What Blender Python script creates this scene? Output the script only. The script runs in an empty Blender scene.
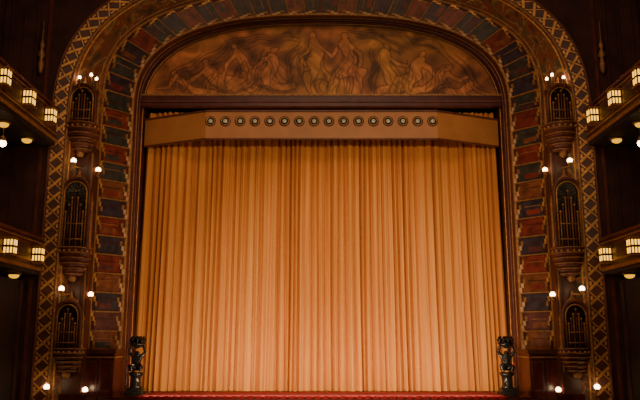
import bpy, math, random
import numpy as np
from mathutils import Vector, Matrix
random.seed(7)
D=bpy.data
# ------------------------------------------------------------ materials
def mat(name,col,rough=.6,metal=0,var=.25,scale=6,bump=.0,emit=None,es=0,spec=.5,detail=4,col2=None):
    m=D.materials.new(name); m.use_nodes=True
    nt=m.node_tree; b=nt.nodes['Principled BSDF']
    b.inputs['Roughness'].default_value=rough
    b.inputs['Metallic'].default_value=metal
    b.inputs['Specular IOR Level'].default_value=spec
    tc=nt.nodes.new('ShaderNodeTexCoord'); nz=nt.nodes.new('ShaderNodeTexNoise')
    nz.inputs['Scale'].default_value=scale; nz.inputs['Detail'].default_value=detail
    nt.links.new(tc.outputs['Object'],nz.inputs['Vector'])
    r=nt.nodes.new('ShaderNodeValToRGB')
    r.color_ramp.elements[0].position=.3; r.color_ramp.elements[1].position=.7
    c1=[c*(1-var) for c in col]; c2=col2 if col2 else [min(1,c*(1+var)) for c in col]
    r.color_ramp.elements[0].color=(*c1,1); r.color_ramp.elements[1].color=(*c2,1)
    nt.links.new(nz.outputs['Fac'],r.inputs['Fac']); nt.links.new(r.outputs['Color'],b.inputs['Base Color'])
    if bump:
        bp=nt.nodes.new('ShaderNodeBump'); bp.inputs['Strength'].default_value=bump; bp.inputs['Distance'].default_value=.03
        nt.links.new(nz.outputs['Fac'],bp.inputs['Height']); nt.links.new(bp.outputs['Normal'],b.inputs['Normal'])
    if emit:
        b.inputs['Emission Color'].default_value=(*emit,1); b.inputs['Emission Strength'].default_value=es
    return m
M={}
M['wood']=mat('dark_wood',(.085,.026,.016),.4,0,.35,5,.1)
M['wall']=mat('dark_red_wall',(.060,.020,.016),.6,0,.4,2,.15)
M['wallb']=mat('brown_black_wall',(.022,.010,.009),.7,0,.4,2)
M['reveal']=mat('reveal_red_brown',(.13,.036,.022),.5,0,.4,3,.1)
M['beam']=mat('beam_red',(.09,.018,.022),.4,0,.3,3)
M['gold']=mat('aged_gold',(.62,.32,.10),.4,.4,.4,12,.2)
M['golddim']=mat('dim_gold',(.34,.165,.06),.5,.2,.4,12,.2)
M['cream']=mat('cream_enamel',(.60,.36,.18),.5,0,.35,14)
M['red']=mat('tile_red',(.20,.032,.020),.4,0,.5,4,.2)
M['brick']=mat('tile_brick',(.20,.065,.03),.4,0,.5,5,.2)
M['teal']=mat('tile_teal',(.05,.048,.042),.4,0,.5,5,.2)
M['blue']=mat('tile_blue',(.045,.032,.048),.4,0,.5,5,.2)
M['olive']=mat('tile_olive',(.15,.09,.04),.45,0,.5,5,.2)
M['plum']=mat('tile_plum',(.11,.030,.030),.45,0,.5,5,.2)
M['pelmet']=mat('pelmet_copper',(.50,.205,.07),.5,0,.12,1.5)
M['carpet']=mat('red_carpet',(.42,.012,.03),.9,0,.6,25,.5)
M['black']=mat('black_bronze',(.022,.018,.017),.25,.3,.4,20,.2)
M['panel']=mat('mahogany_panel',(.08,.016,.015),.22,0,.4,4)
M['lens']=mat('lens_glass',(.60,.60,.48),.15,0,.3,30)
M['bulb']=mat('bulb_glow',(1,.8,.6),.5,0,0,1,emit=(1,.66,.36),es=14)
M['pane']=mat('pane_glow',(.3,.15,.02),.5,0,0,1,emit=(1,.48,.05),es=2.6)
M['down']=mat('downlight_glow',(.3,.15,.02),.5,0,0,1,emit=(1,.46,.01),es=1.4)
M['floor']=mat('auditorium_floor',(.03,.01,.01),.8,0,.3,3)

# ------------------------------------------------------------ mesh builder
class MB:
    def __init__(s,name): s.n=name; s.v=[]; s.f=[]; s.m=[]; s.sm=[]; s.mats=[]
    def mi(s,k):
        if k not in s.mats: s.mats.append(k)
        return s.mats.index(k)
    def add(s,vs,fs,k,smooth=False):
        o=len(s.v); s.v+= [tuple(v) for v in vs]; i=s.mi(k)
        for f in fs: s.f.append([a+o for a in f]); s.m.append(i); s.sm.append(smooth)
    def box(s,x0,x1,y0,y1,z0,z1,k):
        vs=[(x,y,z) for x in (x0,x1) for y in (y0,y1) for z in (z0,z1)]
        s.add(vs,[(0,1,3,2),(4,6,7,5),(0,4,5,1),(2,3,7,6),(0,2,6,4),(1,5,7,3)],k)
    def lathe(s,prof,c,k,seg=20,mtx=None,smooth=True):
        vs=[];fs=[]
        for r,z in prof:
            for i in range(seg):
                a=2*math.pi*i/seg; p=Vector((r*math.cos(a),r*math.sin(a),z))
                if mtx: p=mtx@p
                vs.append(p+Vector(c))
        for j in range(len(prof)-1):
            for i in range(seg):
                a=j*seg+i;b=j*seg+(i+1)%seg
                fs.append((a,b,b+seg,a+seg))
        fs.append(tuple(range(seg-1,-1,-1))); n=(len(prof)-1)*seg; fs.append(tuple(range(n,n+seg)))
        s.add(vs,fs,k,smooth)
    def sphere(s,c,r,k,seg=14,sc=(1,1,1)):
        n=8; prof=[(max(1e-4,r*math.sin(math.pi*i/n)),-r*math.cos(math.pi*i/n)) for i in range(n+1)]
        s.lathe(prof,c,k,seg,Matrix.Diagonal(Vector(sc)))
    def tube(s,pts,r,k,seg=6,closed=False):
        pts=[Vector(p) for p in pts]; n=len(pts); vs=[];fs=[]
        rr=r if isinstance(r,(list,tuple)) else [r]*n
        for i,p in enumerate(pts):
            a=pts[(i-1)%n] if (closed or i>0) else p; b=pts[(i+1)%n] if (closed or i<n-1) else p
            t=(b-a).normalized(); up=Vector((0,1,0)) if abs(t.y)<.9 else Vector((1,0,0))
            u=t.cross(up).normalized(); w=t.cross(u)
            for j in range(seg):
                an=2*math.pi*j/seg; vs.append(p+(u*math.cos(an)+w*math.sin(an))*rr[i])
        for i in range(n if closed else n-1):
            for j in range(seg):
                i2=(i+1)%n; fs.append((i*seg+j,i*seg+(j+1)%seg,i2*seg+(j+1)%seg,i2*seg+j))
        if not closed: fs.append(tuple(range(seg))); fs.append(tuple(range((n-1)*seg,n*seg)))
        s.add(vs,fs,k,True)
    def obj(s,parent=None,loc=None):
        me=D.meshes.new(s.n); me.from_pydata(s.v,[],s.f)
        for k in s.mats: me.materials.append(M[k])
        me.polygons.foreach_set('material_index',s.m); me.polygons.foreach_set('use_smooth',s.sm); me.update()
        import bmesh
        bm=bmesh.new(); bm.from_mesh(me); bmesh.ops.recalc_face_normals(bm,faces=bm.faces); bm.to_mesh(me); bm.free()
        o=D.objects.new(s.n,me); bpy.context.collection.objects.link(o)
        if parent: o.parent=parent
        if loc: o.location=loc
        return o
def empty(name,loc=(0,0,0)):
    e=D.objects.new(name,None); e.location=loc; bpy.context.collection.objects.link(e); return e

# ------------------------------------------------------------ arch family (metres)
class Arch:
    def __init__(s,a,b,z0,y,zb=0,n=2.6): s.a,s.b,s.z0,s.y,s.zb,s.n=a,b,z0,y,zb,n
    def p(s,u):   # u in 0..3 : left jamb, arc, right jamb
        if u<=1: return Vector((-s.a,s.y,s.zb+(s.z0-s.zb)*u))
        if u>=2: return Vector((s.a,s.y,s.zb+(s.z0-s.zb)*(3-u)))
        t=math.pi*(2-u); c,d=math.cos(t),math.sin(t)
        return Vector((s.a*math.copysign(abs(c)**(2/s.n),c),s.y,s.z0+s.b*abs(d)**(2/s.n)))
def params(A,B,count):
    N=6000; us=[3*i/N for i in range(N+1)]; P=[(A.p(u)+B.p(u))/2 for u in us]
    L=[0]
    for i in range(N): L.append(L[-1]+(P[i+1]-P[i]).length)
    return list(np.interp(np.linspace(0,L[-1],count),L,us)),L[-1]
def strip(mb,A,B,k,count=200,smooth=True,radial=1):
    us,_=params(A,B,count); vs=[];fs=[]
    for u in us:
        a,b=A.p(u),B.p(u)
        for j in range(radial+1): vs.append(a.lerp(b,j/radial))
    R=radial+1
    for i in range(len(us)-1):
        for j in range(radial):
            fs.append((i*R+j,(i+1)*R+j,(i+1)*R+j+1,i*R+j+1))
    mb.add(vs,fs,k,smooth)
def surf(A,B,u,r): return A.p(u).lerp(B.p(u),r)
def nrm(A,B,u):
    du=(A.p(min(3,u+.004))-A.p(max(0,u-.004))); dr=B.p(u)-A.p(u)
    n=du.cross(dr).normalized()
    return n if n.y<0 else -n
def cell(mb,A,B,u0,u1,r0,r1,h,k):
    n=nrm(A,B,(u0+u1)/2)
    q=[surf(A,B,u0,r0),surf(A,B,u1,r0),surf(A,B,u1,r1),surf(A,B,u0,r1)]
    vs=q+[p+n*h for p in q]
    mb.add(vs,[(4,5,6,7),(0,1,5,4),(1,2,6,5),(2,3,7,6),(3,0,4,7)],k)
def quad(mb,A,B,c,h,k):   # c: 4 (u,r)
    n=nrm(A,B,c[0][0]); q=[surf(A,B,u,r) for u,r in c]
    mb.add(q+[p+n*h for p in q],[(4,5,6,7),(0,1,5,4),(1,2,6,5),(2,3,7,6),(3,0,4,7)],k)

FZ=-1.2
R0=Arch(6.14,3.34,9.2,.5,0); R1=Arch(6.14,3.34,9.2,-.3,0); R2=Arch(6.24,3.29,9.2,-1.2,0)
T0=Arch(6.26,3.30,9.2,-1.22,1.3); T1=Arch(7.0,3.72,9.2,-2.0,1.3)
S0=Arch(7.02,3.74,9.2,-2.02,FZ); S1=Arch(7.66,4.85,8.25,-3.1,FZ)
L0=Arch(7.68,4.87,8.25,-3.12,FZ); L1=Arch(8.12,5.2,8.25,-3.24,FZ)
W0=Arch(8.12,5.2,8.25,-3.25,FZ); W1=Arch(12.0,6.75,8.25,-3.25,FZ,n=30)

# ---------------- proscenium arch
pro=empty('proscenium_arch')
mb=MB('reveal'); strip(mb,R0,R1,'reveal'); strip(mb,R1,R2,'reveal')
for f,k,r in ((0.0,'gold',.02),(.35,'beam',.05),(.6,'golddim',.025),(1,'golddim',.05)):
    us,_=params(R1,R2,220); mb.tube([surf(R1,R2,u,f) for u in us],r,k)
mb.obj(pro)
mb=MB('tile_band'); strip(mb,T0,T1,'wood')
NT=56; us,_=params(T0,T1,NT+1)
pal=['red','blue','plum','teal','red','brick','blue','plum','red','teal','brick','olive']
half=[random.choice(pal) for _ in range(NT//2)]
for i in range(1,NT//2):
    while half[i]==half[i-1]: half[i]=random.choice(pal)
cols=half+half[::-1]
for i in range(NT):
    a,b=us[i],us[i+1]; d=b-a; rs=random.Random(min(i,NT-1-i)*13+5)
    fl=i>=NT//2
    def U(x): return (b-d*x) if fl else (a+d*x)
    cell(mb,T0,T1,U(.06),U(.94),.12,.88,.03,cols[i])
    c2=rs.choice([p for p in ('plum','brick','red','teal') if p!=cols[i]])
    if i%2==0: cell(mb,T0,T1,U(.16),U(.44),.36,.80,.042,c2)
    cell(mb,T0,T1,U(-.035),U(.035),.04,.96,.055,'golddim')
    cell(mb,T0,T1,U(.60),U(.64),.30,.84,.05,'golddim' if i%3==0 else 'wood')
    # bold stepped borders
    for st0,(r0,r1),k in ((0,(.0,.08),'cream'),(.26,(.06,.14),'cream'),(.50,(.12,.20),'golddim')):
        cell(mb,T0,T1,U(st0+.02),U(st0+.27),r0,r1,.055,k)
    for st0,(r0,r1),k in ((.26,(.83,.89),'golddim'),(.50,(.88,.94),'gold'),(.72,(.92,.99),'gold')):
        cell(mb,T0,T1,U(st0+.02),U(st0+.27),r0,r1,.055,k)
us,_=params(T0,T1,260)
mb.tube([surf(T0,T1,u,0) for u in us],.03,'golddim'); mb.tube([surf(T0,T1,u,1) for u in us],.05,'golddim')
mb.obj(pro)
mb=MB('lattice_band'); strip(mb,L0,L1,'wood')
NL=96; us,_=params(L0,L1,NL+1)
for i in range(NL):
    a,b=us[i],us[i+1]; w=(b-a)*.17
    for r0,r1 in ((.1,.9),(.9,.1)):
        quad(mb,L0,L1,[(a,r0-.03),(a+w,r0+.03),(b,r1+.03),(b-w,r1-.03)],.03,'gold')
    m=(a+b)/2
    cell(mb,L0,L1,m-w*.8,m+w*.8,.12,.24,.03,'gold'); cell(mb,L0,L1,m-w*.8,m+w*.8,.76,.88,.03,'gold')
us,_=params(L0,L1,260)
mb.tube([surf(L0,L1,u,0) for u in us],.04,'golddim'); mb.tube([surf(L0,L1,u,1) for u in us],.05,'reveal')
mb.obj(pro)

# painted splay (spandrel murals)
m=D.materials.new('painted_spandrel'); m.use_nodes=True; nt=m.node_tree; b=nt.nodes['Principled BSDF']; b.inputs['Roughness'].default_value=.55
tc=nt.nodes.new('ShaderNodeTexCoord'); nz=nt.nodes.new('ShaderNodeTexNoise'); nz.inputs['Scale'].default_value=.9; nz.inputs['Detail'].default_value=5; nz.inputs['Distortion'].default_value=2.2
r=nt.nodes.new('ShaderNodeValToRGB'); e=r.color_ramp.elements
e[0].position=.3; e[0].color=(.04,.05,.03,1); e[1].position=.7; e[1].color=(.06,.03,.03,1)
for p,c in ((.40,(.18,.09,.04)),(.46,(.24,.055,.03)),(.5,(.42,.24,.09)),(.54,(.09,.09,.05)),(.6,(.28,.08,.035))):
    x=e.new(p); x.color=(*c,1)
nt.links.new(tc.outputs['Object'],nz.inputs['Vector']); nt.links.new(nz.outputs['Fac'],r.inputs['Fac']); nt.links.new(r.outputs['Color'],b.inputs['Base Color'])
M['spandrel']=m
mb=MB('painted_splay'); strip(mb,S0,S1,'spandrel',220,True,4)
us,_=params(S0,S1,300)
mb.tube([surf(S0,S1,u,.12) for u in us],.03,'golddim'); mb.tube([surf(S0,S1,u,.9) for u in us],.03,'gold')
for u in (1.3,1.42,1.58,1.7):
    c=surf(S0,S1,u,.5); n=nrm(S0,S1,u); du=(S0.p(u+.01)-S0.p(u-.01)).normalized(); dr=n.cross(du)
    for j in range(12):
        an=2*math.pi*j/12; dv=du*math.cos(an)+dr*math.sin(an)
        mb.tube([c+dv*.08+n*.02,c+dv*.25+n*.03,c+dv*(.42 if j%2 else .32)+n*.02],[.015,.035,.005],'golddim' if j%2 else 'cream',5)
    mb.sphere(c+n*.02,.08,'gold')
mb.obj(pro)

# front wall around it
mb=MB('wall_front'); strip(mb,W0,W1,'wall',200,False,1); mb.obj()

# ---------------- tympanum relief mural
def topz(x): 
    t=min(1,abs(x)/6.1); return 9.2+3.33*(1-t**2.6)**(1/2.6)
caps=[]
def PX(px,py): return ((px-321.5)*.0349, 9.85+(97-py)*.0368)
def limb(pts,r0,r1):
    n=len(pts)-1
    for i in range(n):
        a=r0+(r1-r0)*i/n; caps.append((*PX(*pts[i]),*PX(*pts[i+1]),a))
def head(px,py,r=.15): caps.append((*PX(px,py),*PX(px+.5,py),r*.85))
head(312,38); limb([(313,46),(316,62),(322,74)],.22,.26); limb([(322,74),(308,78),(312,92)],.2,.13); limb([(322,74),(335,80),(333,94)],.2,.13); limb([(309,47),(303,57),(308,66)],.09,.07); limb([(316,47),(328,54),(336,46)],.09,.07)
head(345,36); limb([(345,44),(348,58),(344,70)],.22,.26); limb([(344,70),(360,74),(358,93)],.2,.13); limb([(350,45),(360,54),(356,66)],.09,.07)
head(277,48,.13); limb([(276,56),(270,70),(262,80)],.2,.24); limb([(262,80),(245,78),(240,92)],.18,.1); limb([(276,56),(264,60),(254,68)],.09,.06)
head(236,50,.13); limb([(238,57),(246,68),(258,76)],.2,.2); limb([(258,76),(272,84),(292,88)],.17,.1); limb([(236,57),(226,66),(222,76)],.09,.06)
head(205,62,.13); limb([(207,69),(219,80),(234,86)],.19,.22); limb([(234,86),(252,88),(268,94)],.17,.1); limb([(205,70),(197,78),(190,84)],.09,.06)
head(178,76,.12); limb([(181,81),(192,88),(206,91)],.16,.17); limb([(206,91),(218,93),(228,95)],.12,.08); limb([(176,82),(168,88),(158,90)],.09,.05)
head(388,46,.13); limb([(387,54),(382,68),(390,80)],.2,.24); limb([(390,80),(405,78),(408,92)],.18,.1); limb([(388,55),(398,62),(408,66)],.09,.06)
head(423,54,.13); limb([(421,61),(415,73),(402,84)],.2,.22); limb([(402,84),(390,90),(378,94)],.17,.1); limb([(423,62),(432,70),(436,80)],.09,.06)
head(450,68,.13); limb([(448,74),(438,83),(424,88)],.17,.19); limb([(424,88),(410,92),(400,95)],.14,.09); limb([(450,75),(462,80),(470,77)],.09,.06)
head(473,82,.11); limb([(470,86),(458,91),(444,93)],.14,.14); limb([(474,87),(482,91),(488,93)],.08,.05)
strokes=[]; washes=[]
rs=random.Random(11)
def bez(x0,y0,x1,y1,x2,y2): return [((1-t)**2*x0+2*t*(1-t)*x1+t*t*x2,(1-t)**2*y0+2*t*(1-t)*y1+t*t*y2) for t in [i/8 for i in range(9)]]
def st(pts,L): 
    for i in range(len(pts)-1): L.append((*PX(*pts[i]),*PX(*pts[i+1])))
for q in ((290,34,262,30,236,42),(292,40,262,36,240,46),(296,46,284,60,288,90),(350,30,376,32,400,42),(356,36,380,40,398,50),(372,52,366,66,372,92),(214,55,232,40,256,36),(196,60,214,48,230,42),(186,70,200,60,214,56),(168,86,180,66,200,54),(412,40,430,46,444,58),(404,34,424,38,440,46),(444,52,458,64,470,77),(456,56,468,66,480,82),(250,86,256,64,268,50),(240,90,250,70,252,56),(328,90,330,76,340,64),(300,88,296,70,304,52),(396,92,398,76,410,62),(430,92,434,78,446,66)):
    p=bez(*q)
    for o_ in (0,3,6): st([(a+o_*rs.uniform(.7,1.2),b+o_*rs.uniform(.5,1.0)) for a,b in p],strokes)
for (fx,fy) in ((316,62),(346,60),(270,68),(250,70),(222,78),(196,86),(384,68),(412,74),(438,80),(460,88),(322,84),(352,82),(262,84),(396,86)):
    for j in range(5):
        x0=fx+rs.uniform(-12,12); y0=fy-rs.uniform(4,14); x2=x0+rs.uniform(-14,14); y2=min(94,fy+rs.uniform(8,20))
        st(bez(x0,y0,(x0+x2)/2+rs.uniform(-8,8),(y0+y2)/2,x2,y2),strokes)
for (a,b,c,d) in ((290,60,294,90),(300,30,270,40),(330,44,330,60),(372,60,370,90),(214,66,228,60),(250,50,256,62),(402,50,416,40),(430,60,446,84),(180,88,168,84),(236,74,228,70),(364,36,384,38),(466,72,476,74),(276,88,290,92),(420,92,440,94),(244,44,226,50),(205,84,196,74)):
    washes.append((*PX(a,b),*PX(c,d)))
NX,NZ=760,170
xs=np.linspace(-6.1,6.1,NX); tz=np.array([topz(x) for x in xs]); tt=np.linspace(0,1,NZ)
X=np.repeat(xs[:,None],NZ,1); Z=9.80+(tz[:,None]-9.80)*tt[None,:]
Xw=X+.08*np.sin(3.1*Z+1.3*X)+.05*np.sin(7*Z+2*X); Zw=Z+.07*np.sin(2.7*X)+.05*np.sin(6.3*X+Z)
def seg(x1,z1,x2,z2):
    dx,dz=x2-x1,z2-z1; L=dx*dx+dz*dz+1e-9
    t=np.clip(((Xw-x1)*dx+(Zw-z1)*dz)/L,0,1); return np.hypot(Xw-x1-t*dx,Zw-z1-t*dz)
H=np.zeros_like(X); DD=np.full_like(X,9.); SD=np.full_like(X,9.); WD=np.full_like(X,9.)
for x1,z1,x2,z2,rr in caps:
    dist=seg(x1,z1,x2,z2)
    H=np.maximum(H,np.sqrt(np.maximum(0,rr*rr-dist**2))*.03)
    d=dist-rr; k=.04; h=np.clip(.5+.5*(DD-d)/k,0,1); DD=DD*(1-h)+d*h-k*h*(1-h)
for s_ in strokes: SD=np.minimum(SD,seg(*s_))
for s_ in washes: WD=np.minimum(WD,seg(*s_))
sw=np.sin(4*X+3*np.sin(2.3*Z+X))*np.cos(3.1*Z*1.3+2*np.sin(1.7*X))
sw2=np.sin(17*(Z+.35*np.sin(1.9*X)+.2*np.sin(4.3*X+1)))
sw3=np.sin(27*(Xw*.6+.5*Zw+.3*np.sin(2.2*Z+X)))
H=H+.002*sw
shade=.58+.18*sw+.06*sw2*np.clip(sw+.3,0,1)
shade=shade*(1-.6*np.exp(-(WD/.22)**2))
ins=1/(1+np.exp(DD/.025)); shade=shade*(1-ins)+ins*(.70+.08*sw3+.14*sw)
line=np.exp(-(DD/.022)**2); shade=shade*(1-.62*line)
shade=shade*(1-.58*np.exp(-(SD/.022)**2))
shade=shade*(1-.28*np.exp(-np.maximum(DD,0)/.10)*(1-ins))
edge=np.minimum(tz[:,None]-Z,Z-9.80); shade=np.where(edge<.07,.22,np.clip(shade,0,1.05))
me=D.meshes.new('tympanum_relief_mural')
co=np.stack([X,-.32-H,Z],-1).reshape(-1,3)
I=np.arange(NX*NZ).reshape(NX,NZ)
F=np.stack([I[:-1,:-1],I[1:,:-1],I[1:,1:],I[:-1,1:]],-1).reshape(-1,4)
me.from_pydata(co.tolist(),[],F.tolist())
ca=me.color_attributes.new('paint','FLOAT_COLOR','POINT')
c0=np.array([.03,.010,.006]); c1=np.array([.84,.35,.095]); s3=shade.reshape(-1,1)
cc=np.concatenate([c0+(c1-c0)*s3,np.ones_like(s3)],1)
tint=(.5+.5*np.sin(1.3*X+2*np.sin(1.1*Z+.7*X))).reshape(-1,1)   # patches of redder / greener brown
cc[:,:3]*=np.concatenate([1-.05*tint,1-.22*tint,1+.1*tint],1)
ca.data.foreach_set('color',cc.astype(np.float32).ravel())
me.polygons.foreach_set('use_smooth',[True]*len(F))
m=D.materials.new('relief_mural_paint'); m.use_nodes=True; nt=m.node_tree; b=nt.nodes['Principled BSDF']; b.inputs['Roughness'].default_value=.6
at=nt.nodes.new('ShaderNodeAttribute'); at.attribute_name='paint'
nz=nt.nodes.new('ShaderNodeTexNoise'); nz.inputs['Scale'].default_value=1.8; nz.inputs['Detail'].default_value=7; nz.inputs['Distortion'].default_value=.8; tc=nt.nodes.new('ShaderNodeTexCoord'); nt.links.new(tc.outputs['Object'],nz.inputs['Vector'])
mr=nt.nodes.new('ShaderNodeMapRange'); mr.inputs[1].default_value=.32; mr.inputs[2].default_value=.68; mr.inputs[3].default_value=.55; mr.inputs[4].default_value=1.3
nt.links.new(nz.outputs['Fac'],mr.inputs[0])
vm=nt.nodes.new('ShaderNodeVectorMath'); vm.operation='SCALE'; nt.links.new(at.outputs['Color'],vm.inputs[0]); nt.links.new(mr.outputs[0],vm.inputs['Scale']); nt.links.new(vm.outputs[0],b.inputs['Base Color'])
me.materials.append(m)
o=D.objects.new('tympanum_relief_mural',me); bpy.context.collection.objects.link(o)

mb=MB('lintel'); mb.box(-6.12,6.12,-.6,-.36,9.42,9.80,'beam'); mb.box(-6.12,6.12,-.64,-.36,9.78,9.84,'golddim'); mb.box(-6.12,6.12,-.66,-.6,9.55,9.60,'reveal'); mb.obj(pro)

# ---------------- pelmet
mb=MB('curtain_pelmet')
prof=[(-6.02,-.35),(-3.8,-1.3),(3.8,-1.3),(6.02,-.35)]
def wallstrip(z0,z1,off,k):
    vs=[];n=len(prof)
    for x,y in prof:
        vs+= [(x,y-off,z0),(x,y-off,z1),(x,y+.06,z1),(x,y+.06,z0)]
    fs=[]
    for i in range(n-1):
        for j in range(4):
            fs.append((i*4+j,(i+1)*4+j,(i+1)*4+(j+1)%4,i*4+(j+1)%4))
    fs+=[(0,1,2,3),(12,13,14,15)]
    mb.add(vs,fs,k)
wallstrip(8.06,9.02,0,'pelmet'); wallstrip(8.98,9.04,.05,'reveal'); wallstrip(8.05,8.09,.03,'reveal')
for i in range(16):
    x=-3.64+i*7.28/15; c=(x,-1.3,8.66); mt=Matrix.Rotation(math.pi/2,4,'X')
    mb.lathe([(.175,0),(.175,.02),(.15,.03),(.001,.03)],c,'beam',22,mt)
    mb.lathe([(.155,.02),(.15,.055),(.125,.065),(.11,.03),(.001,.03)],c,'golddim',22,mt)
    mb.lathe([(.115,.028),(.105,.040),(.001,.040)],c,'black',20,mt)
    mb.lathe([(.075,.038),(.068,.055),(.04,.07),(.001,.075)],c,'lens',16,mt)
mb.obj()

# ---------------- stage curtain
m=D.materials.new('gold_velvet_curtain'); m.use_nodes=True; nt=m.node_tree; b=nt.nodes['Principled BSDF']
b.inputs['Roughness'].default_value=.85; b.inputs['Specular IOR Level'].default_value=.15
tc=nt.nodes.new('ShaderNodeTexCoord'); mp=nt.nodes.new('ShaderNodeMapping'); mp.inputs['Scale'].default_value=(7,7,.22)
nz=nt.nodes.new('ShaderNodeTexNoise'); nz.inputs['Scale'].default_value=1.3; nz.inputs['Detail'].default_value=5
r=nt.nodes.new('ShaderNodeValToRGB'); r.color_ramp.elements[0].position=.3; r.color_ramp.elements[1].position=.7
r.color_ramp.elements[0].color=(.60,.235,.062,1); r.color_ramp.elements[1].color=(.76,.335,.095,1)
nt.links.new(tc.outputs['Object'],mp.inputs[0]); nt.links.new(mp.outputs[0],nz.inputs['Vector']); nt.links.new(nz.outputs['Fac'],r.inputs['Fac']); nt.links.new(r.outputs['Color'],b.inputs['Base Color'])
cu=empty('stage_curtain')
rg=np.random.RandomState(3)
for side in (-1,1):
    NX,NZ=1200,30
    x=np.linspace(-.06,6.0,NX); z=np.linspace(.01,9.35,NZ)
    ks=np.linspace(-.06,6.0,24); w=np.interp(x,ks,np.cumsum(rg.uniform(.6,1.5,24))); w=(w-w[0])/(w[-1]-w[0])
    am=np.interp(x,np.linspace(0,6.0,38),rg.uniform(.4,1.4,38))
    ph=np.pi*w*28
    v=np.zeros((NX,NZ,3))
    for j,zz in enumerate(z):
        f=zz/9.4
        p1=ph+.12*math.sin(zz*.6)
        y=-am*.19*np.abs(np.sin(p1))**.78*(.95+.15*(1-f))
        y+=am*.018*np.sin(3*ph+1.1+.1*zz)
        y+=.09*np.sin(ph*.31+.5)*(1.15-f*.5)+.006*np.sin(ph*7.1+zz*.25)
        xx=x*(1+.022*(1-f))+.02*np.sin(ph*.5+zz*.3)*(1-f)*np.clip(x,0,1)
        v[:,j,0]=side*np.clip(xx,-.06,6.13); v[:,j,1]=y+.05+(.03 if side>0 else 0)*np.exp(-x*4); v[:,j,2]=zz
    I=np.arange(NX*NZ).reshape(NX,NZ); F=np.stack([I[:-1,:-1],I[1:,:-1],I[1:,1:],I[:-1,1:]],-1).reshape(-1,4)
    me=D.meshes.new('curtain_panel'); me.from_pydata(v.reshape(-1,3).tolist(),[],F.tolist()); me.polygons.foreach_set('use_smooth',[True]*len(F)); me.materials.append(m)
    o=D.objects.new('curtain_panel_'+('left' if side<0 else 'right'),me); bpy.context.collection.objects.link(o); o.parent=cu
# ---------------- stage
mb=MB('stage_floor'); mb.box(-6.2,6.2,-2.6,3,-.2,0,'panel'); mb.box(-6.2,6.2,-2.78,-2.6,-.2,-.05,'wood')
mb.box(-5.35,5.35,-2.58,-.45,0,.012,'carpet')
for i in range(44):   # padded plush edge along the lip
    x=-5.3+10.6*(i+.5)/44; mb.sphere((x,-2.60,-.02),.10,'carpet',10,(1.15,.6,.6))
mb.obj()
mb=MB('wall_stage_apron'); mb.box(-6.2,6.2,-2.6,-2.4,FZ,-.2,'panel')
for i in range(12): mb.box(-6+i*1.0+.08,-6+i*1.0+.92,-2.63,-2.6,FZ+.15,-.35,'wood')
mb.obj()
mb=MB('wall_stage_back'); mb.box(-7,7,3,3.2,-.2,13,'wallb'); mb.obj()

# ---------------- dado walls beside the stage
for s in (-1,1):
    mb=MB('panelled_dado')
    def bx(x0,x1,*a): mb.box(min(s*x0,s*x1),max(s*x0,s*x1),*a)
    bx(6.1,6.98,-2.35,-1.15,FZ,1.22,'panel'); bx(6.04,7.0,-2.42,-1.12,1.22,1.34,'wood'); bx(6.06,6.99,-2.39,-1.13,1.10,1.14,'golddim')
    for x0 in (6.14,6.57): bx(x0,x0+.36,-2.385,-2.35,.15,1.02,'wood'); bx(x0+.05,x0+.31,-2.40,-2.385,.2,.97,'panel')
    for x0 in (6.14,6.57): bx(x0,x0+.36,-2.385,-2.35,-1.1,0,'wood')
    mb.obj(pro)

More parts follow.
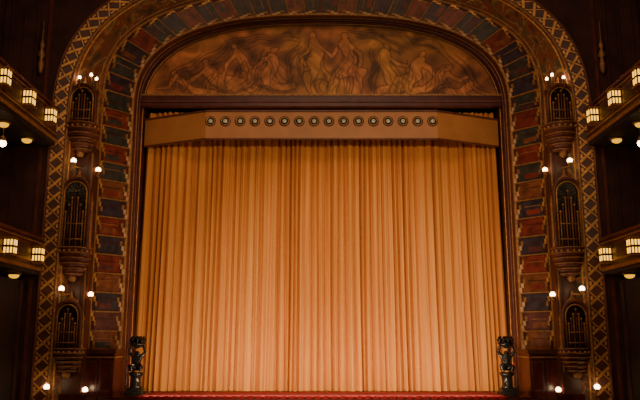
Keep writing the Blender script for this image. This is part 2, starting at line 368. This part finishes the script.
# ---------------- pilasters with turrets
def sconce(mb,x,y,z,s,dx=0,r=.08):
    mb.tube([(x-s*dx,y+.45,z-.12),(x-s*dx*.4,y+.05,z-.16),(x,y,z-.12)],.018,'gold')
    mb.lathe([(.02,-.12),(.06,-.09),(.07,-.05),(.05,-.05)],(x,y,z),'gold',12)
    mb.sphere((x,y,z),r,'bulb',12)
for s in (-1,1):
    cx=7.3*s
    mb=MB('turreted_pilaster')
    def bx(x0,x1,*a): mb.box(min(cx+x0*s,cx+x1*s),max(cx+x0*s,cx+x1*s),*a)
    bx(-.40,.36,-2.75,-2.3,FZ,7.4,'wood'); bx(-.46,.40,-2.82,-2.3,FZ,.1,'panel')
    for dx in (-.34,-.2,.2,.32): bx(dx-.02,dx+.02,-2.78,-2.74,.7,7.2,'golddim' if abs(dx)>.3 else 'reveal')
    def turret(zb,zt,w,top=True,cor=.75):
        R=w/2; h=zt-zb
        n=20
        def outline(hw,zz0,zz1,y):
            pts=[(cx-hw,y,zz0)]
            for i in range(n+1):
                a=math.pi*(1-i/n); pts.append((cx+hw*math.cos(a),y,zz1-hw*1.1+hw*1.1*math.sin(a)))
            pts.append((cx+hw,y,zz0)); return pts
        o1=outline(R*.86,zb,zt,-2.75); o2=outline(R*.86,zb,zt,-3.02); N=len(o1)
        mb.add(o1+o2,[tuple(range(N,2*N))]+[(i,(i+1)%N,N+(i+1)%N,N+i) for i in range(N)],'black')
        mb.tube(outline(R*.88,zb,zt,-3.03),.06,'reveal',8); mb.tube(outline(R*.74,zb+.05,zt-.1,-3.06),.022,'gold',6)
        nb=7
        for i in range(nb):
            t=(i-(nb-1)/2)/((nb-1)/2); hh=h*(.80-.30*abs(t)); x=cx+t*R*.56
            mb.tube([(x,-3.07,zb+.06),(x,-3.07,zb+hh)],.024,'golddim' if i%2==0 else 'reveal',6)
            mb.sphere((x,-3.07,zb+hh+.03),.035,'gold',8)
        for f in (.12,.34): mb.tube([(cx-R*.66,-3.09,zb+h*f),(cx+R*.66,-3.09,zb+h*f)],.022,'golddim',6)
        for q in (-1,1):
            x=cx+q*R*1.0
            mb.lathe([(.07,0),(.05,.06),(.04,h*.6),(.06,h*.62),(.03,h*.7),(.001,h*.82)],(x,-2.92,zb),'golddim',10)
        pr=[]; steps=6
        for i in range(steps):
            f=i/(steps-1); r=R*(.55+.53*math.sin(math.pi/2*f)); z0=-cor*(1-f)
            pr+=[(r,z0-cor/steps*.5),(r+.025,z0),(r-.02,z0+.005)]
        mb.lathe(pr,(cx,-2.78,zb),'reveal',28,smooth=False)
        for i in range(0,len(pr),3): 
            rr,zz=pr[i+1]
            mb.tube([(cx+(rr+.01)*math.cos(a),-2.78+(rr+.01)*math.sin(a),zb+zz) for a in np.linspace(math.pi,2*math.pi,16)],.02,'golddim',5)
        for j in range(9):
            a=math.pi+math.pi*(j+.5)/9; rr=R*1.1
            mb.sphere((cx+rr*math.cos(a),-2.78+rr*math.sin(a),zb-.1),.035,'cream' if j%2 else 'gold',8)
        mb.sphere((cx,-2.88,zb-cor-.12),.12,'golddim',12)
        if top:
            mb.lathe([(R*.5,0),(R*.42,.06),(R*.2,.12),(.03,.2),(.045,.26),(.001,.36)],(cx,-2.85,zt-.02),'golddim',16)
    turret(1.38,2.72,.80,cor=.62); turret(4.27,6.35,.90,cor=.75); turret(8.05,9.3,.92,cor=.78)
    bx(-.3,.34,-2.95,-2.4,7.3,9.3,'wood')
    for z,off in ((.34,.33),(3.05,.10),(6.80,0.0)):
        sconce(mb,cx+s*off,-3.42,z,s,.1)      # outer
        sconce(mb,cx-s*.53,-2.75,z-.12,-s,.15)  # inner
    for q,zz in ((-.42,9.45),(-.25,9.58),(.1,9.5)): 
        x=cx+q*s; mb.lathe([(.03,-.35),(.025,-.08),(.05,-.05),(.03,-.05)],(x,-3.1,zz),'golddim',8); mb.sphere((x,-3.1,zz),.045,'bulb',10,(1,1,1.4))
        mb.tube([(x,-3.1,zz-.33),(cx,-2.95,zz-.4)],.02,'golddim')
    mb.obj(pro)

# ---------------- side balconies
for s in (-1,1):
    for (xf,z0,z1,ls,lz,nm) in ((7.92,7.38,8.34,[-4.15,-5.7,-7.25,-8.9,-10.5],7.93,'u'),(8.08,3.55,4.42,[-3.9,-5.75,-7.6,-9.4],3.96,'l')):
        mb=MB('side_balcony')
        def bx(x0,x1,*a): mb.box(min(s*x0,s*x1),max(s*x0,s*x1),*a)
        bx(xf,xf+.14,-20,-3.32,z0,z1,'wood'); bx(xf-.06,xf+.2,-20,-3.32,z1,z1+.08,'reveal'); bx(xf-.04,xf,-20,-3.32,z0,z0+.1,'golddim')
        bx(xf-.03,xf,-20,-3.32,z0+.22,z0+.27,'golddim'); bx(xf-.03,xf,-20,-3.32,z1-.1,z1-.06,'golddim')
        bx(xf+.02,9.66,-20,-3.32,z0-.1,z0+.05,'wallb')
        for y in ls:
            w=.28;d=.26
            bx(xf-d,xf,y-w/2,y+w/2,lz-.20,lz+.20,'black'); bx(xf-d-.02,xf,y-w/2-.02,y+w/2+.02,lz+.2,lz+.24,'golddim'); bx(xf-d-.02,xf,y-w/2-.02,y+w/2+.02,lz-.24,lz-.2,'golddim')
            for i in range(2):
                yy=y-w/2+.04+i*.12
                for zz,hh in ((-.17,.14),(.03,.14)): bx(xf-d-.012,xf-d,yy,yy+.06,lz+zz,lz+zz+hh,'pane')
            for i in range(3):
                xx=xf-d+.02+i*.082
                for zz,hh in ((-.17,.14),(.03,.14)):
                    bx(xx,xx+.045,y-w/2-.012,y-w/2,lz+zz,lz+zz+hh,'pane')
            mb.lathe([(.18,.0),(.20,-.03),(.15,-.05),(.001,-.05)],(s*(xf+.5),y,z0-.1),'golddim',18)
            mb.lathe([(.14,-.05),(.13,-.10),(.07,-.14),(.001,-.15)],(s*(xf+.5),y,z0-.1),'down',18)
        for i,y in enumerate(ls[:-1]):
            ym=(y+ls[i+1])/2
            bx(xf-.02,xf,ym-.5,ym+.5,z0+.32,z1-.16,'reveal'); bx(xf-.03,xf-.02,ym-.42,ym+.42,z0+.38,z1-.22,'wall')
        if nm=='u':
            mb.tube([(s*8.4,-5.7,7.3),(s*8.4,-5.7,6.8)],.015,'golddim'); mb.lathe([(.03,.2),(.09,.1),(.10,.06),(.06,.05)],(s*8.4,-5.7,6.7),'golddim',14); mb.sphere((s*8.4,-5.7,6.7),.10,'bulb')
        mb.obj()

# ---------------- auditorium shell
def wall(name,*a,k='wallb'):
    mb=MB(name); mb.box(*a,k); return mb
for s,nm in ((-1,'left'),(1,'right')):
    mb=MB('wall_'+nm)
    def bx(x0,x1,*a): mb.box(min(s*x0,s*x1),max(s*x0,s*x1),*a)
    bx(9.76,10,-27,-3.27,FZ,15,'wallb')
    for i in range(12):
        y=-3.6-i*1.5; bx(9.70,9.76,y-.12,y+.12,4.6,7.2,'wall'); bx(9.70,9.76,y-.12,y+.12,8.6,14.5,'wall')
    mb.obj()
    mb=MB('wall_parterre_'+nm); bx(8.5,9.66,-27,-3.32,FZ,3.28,'wallb')
    for i in range(12):
        y=-3.6-i*1.5; bx(8.46,8.5,y-.1,y+.1,FZ,3.2,'wall')
    mb.obj()
mb=MB('trim_wall_front')
for s in (-1,1):
    for x in (8.35,8.7,9.1,9.5):
        for z0,z1 in ((FZ,3.3),(4.6,7.2),(8.7,12.5)):
            mb.box(s*x-.05,s*x+.05,-3.30,-3.25,z0,z1,'reveal' if x<8.6 else 'wall')
    mb.lathe([(.001,-.5),(.06,-.42),(.09,-.2),(.05,0),(.11,.1),(.04,.3),(.08,.4),(.02,.6),(.02,1.2)],(s*8.5,-3.4,10.0),'golddim',12)
mb.obj()
wall('floor',-10,10,-27,-2.6,FZ-.2,FZ).obj()
wall('ceiling',-12,12,-27,-3.25,15,15.2).obj()
wall('wall_back',-12,12,-27.2,-27,FZ,15).obj()

# ---------------- torchere statues
for s in (-1,1):
    e=empty('torchere_statue',(5.62*s,-1.55,0))
    mb=MB('pedestal')
    mb.box(-.27,.27,-.24,.24,0,.10,'black'); mb.box(-.22,.22,-.2,.2,.10,.2,'black')
    mb.lathe([(.20,.2),(.15,.26),(.14,.5),(.19,.56),(.22,.6),(.22,.66)],(0,0,0),'black',14)
    mb.obj(e)
    me=D.meshes.new('figure')
    P=[(0,0,.80),(0,0,.98),(0,0,1.12),(0,-.01,1.20),(0,-.02,1.30),
       (-.09,-.02,.80),(-.16,-.16,.84),(-.13,-.14,.68),(.09,-.02,.80),(.17,-.15,.83),(.12,-.15,.68),
       (-.13,0,1.13),(-.25,-.03,1.26),(-.17,-.03,1.46),(.13,0,1.13),(.25,-.03,1.26),(.17,-.03,1.46)]
    E=[(0,1),(1,2),(2,3),(3,4),(0,5),(5,6),(6,7),(0,8),(8,9),(9,10),(2,11),(11,12),(12,13),(2,14),(14,15),(15,16)]
    Rr=[.13,.11,.13,.055,.09,.10,.085,.055,.10,.085,.055,.065,.05,.04,.065,.05,.04]
    me.from_pydata(P,E,[]); me.materials.append(M['black'])
    o=D.objects.new('figure',me); bpy.context.collection.objects.link(o); o.parent=e
    sk=o.modifiers.new('Skin','SKIN')
    for i,r_ in enumerate(Rr): me.skin_vertices[0].data[i].radius=(r_,r_)
    me.skin_vertices[0].data[0].use_root=True
    o.modifiers.new('sub','SUBSURF').levels=2; o.modifiers['sub'].render_levels=2
    mb=MB('bowl')
    mb.lathe([(.02,1.36),(.1,1.40),(.22,1.47),(.25,1.52),(.22,1.54),(.001,1.50)],(0,-.02,0),'black',18)
    for j in range(9):
        a=j*2*math.pi/9; mb.tube([(.14*math.cos(a),-.02+.14*math.sin(a),1.5),(.22*math.cos(a),-.02+.22*math.sin(a),1.62),(.18*math.cos(a),-.02+.18*math.sin(a),1.74)],[.05,.045,.008],'black',6)
    mb.sphere((0,-.02,1.62),.12,'black')
    mb.sphere((.2*s,-.17,.90),.04,'carpet')  # red ball modelled in place of a red glint on the bronze
    mb.obj(e)

# ---------------- lights
def light(kind,name,loc,tgt,power,col,**kw):
    l=D.lights.new(name,kind); l.energy=power; l.color=col
    for k,v in kw.items(): setattr(l,k,v)
    o=D.objects.new(name,l); o.location=loc; o.rotation_euler=(Vector(tgt)-Vector(loc)).to_track_quat('-Z','Y').to_euler(); bpy.context.collection.objects.link(o)
WC=(1,.76,.44)
light('SPOT','follow_spotlight',(-5,-22,5.5),(.9,0,2.4),12500,WC,spot_size=math.radians(33),spot_blend=1,shadow_soft_size=.2)
light('SPOT','follow_spotlight',(4,-22,6.5),(.3,0,5.6),4300,WC,spot_size=math.radians(46),spot_blend=.8,shadow_soft_size=.2)
light('AREA','footlight_glow',(0,-2.4,.06),(0,0,2.4),220,WC,shape='RECTANGLE',size=10.4,size_y=.1)
light('AREA','auditorium_fill_light',(0,-17,13.5),(0,-1,6),520,(1,.60,.36),shape='RECTANGLE',size=8,size_y=3)  # added fill that lifts the dim surround, not a fixture of the hall
for s in (-1,1):
    light('SPOT','pilaster_fill_spot',(-6*s,-18,6.5),(7.4*s,-3,6.0),1500,(1,.60,.35),spot_size=math.radians(50),spot_blend=1,shadow_soft_size=.3)  # added side fill aimed across at the pilasters, no actual balcony lamp
w=D.worlds.new('dim_world'); bpy.context.scene.world=w; w.use_nodes=True; w.node_tree.nodes['Background'].inputs[0].default_value=(.02,.01,.008,1)

cam=D.cameras.new('camera'); cam.lens=40.5; cam.sensor_width=36; cam.clip_end=200
co=D.objects.new('camera',cam); co.location=(-.05,-24,1.62); co.rotation_euler=(math.radians(101),0,0); bpy.context.collection.objects.link(co)
bpy.context.scene.camera=co
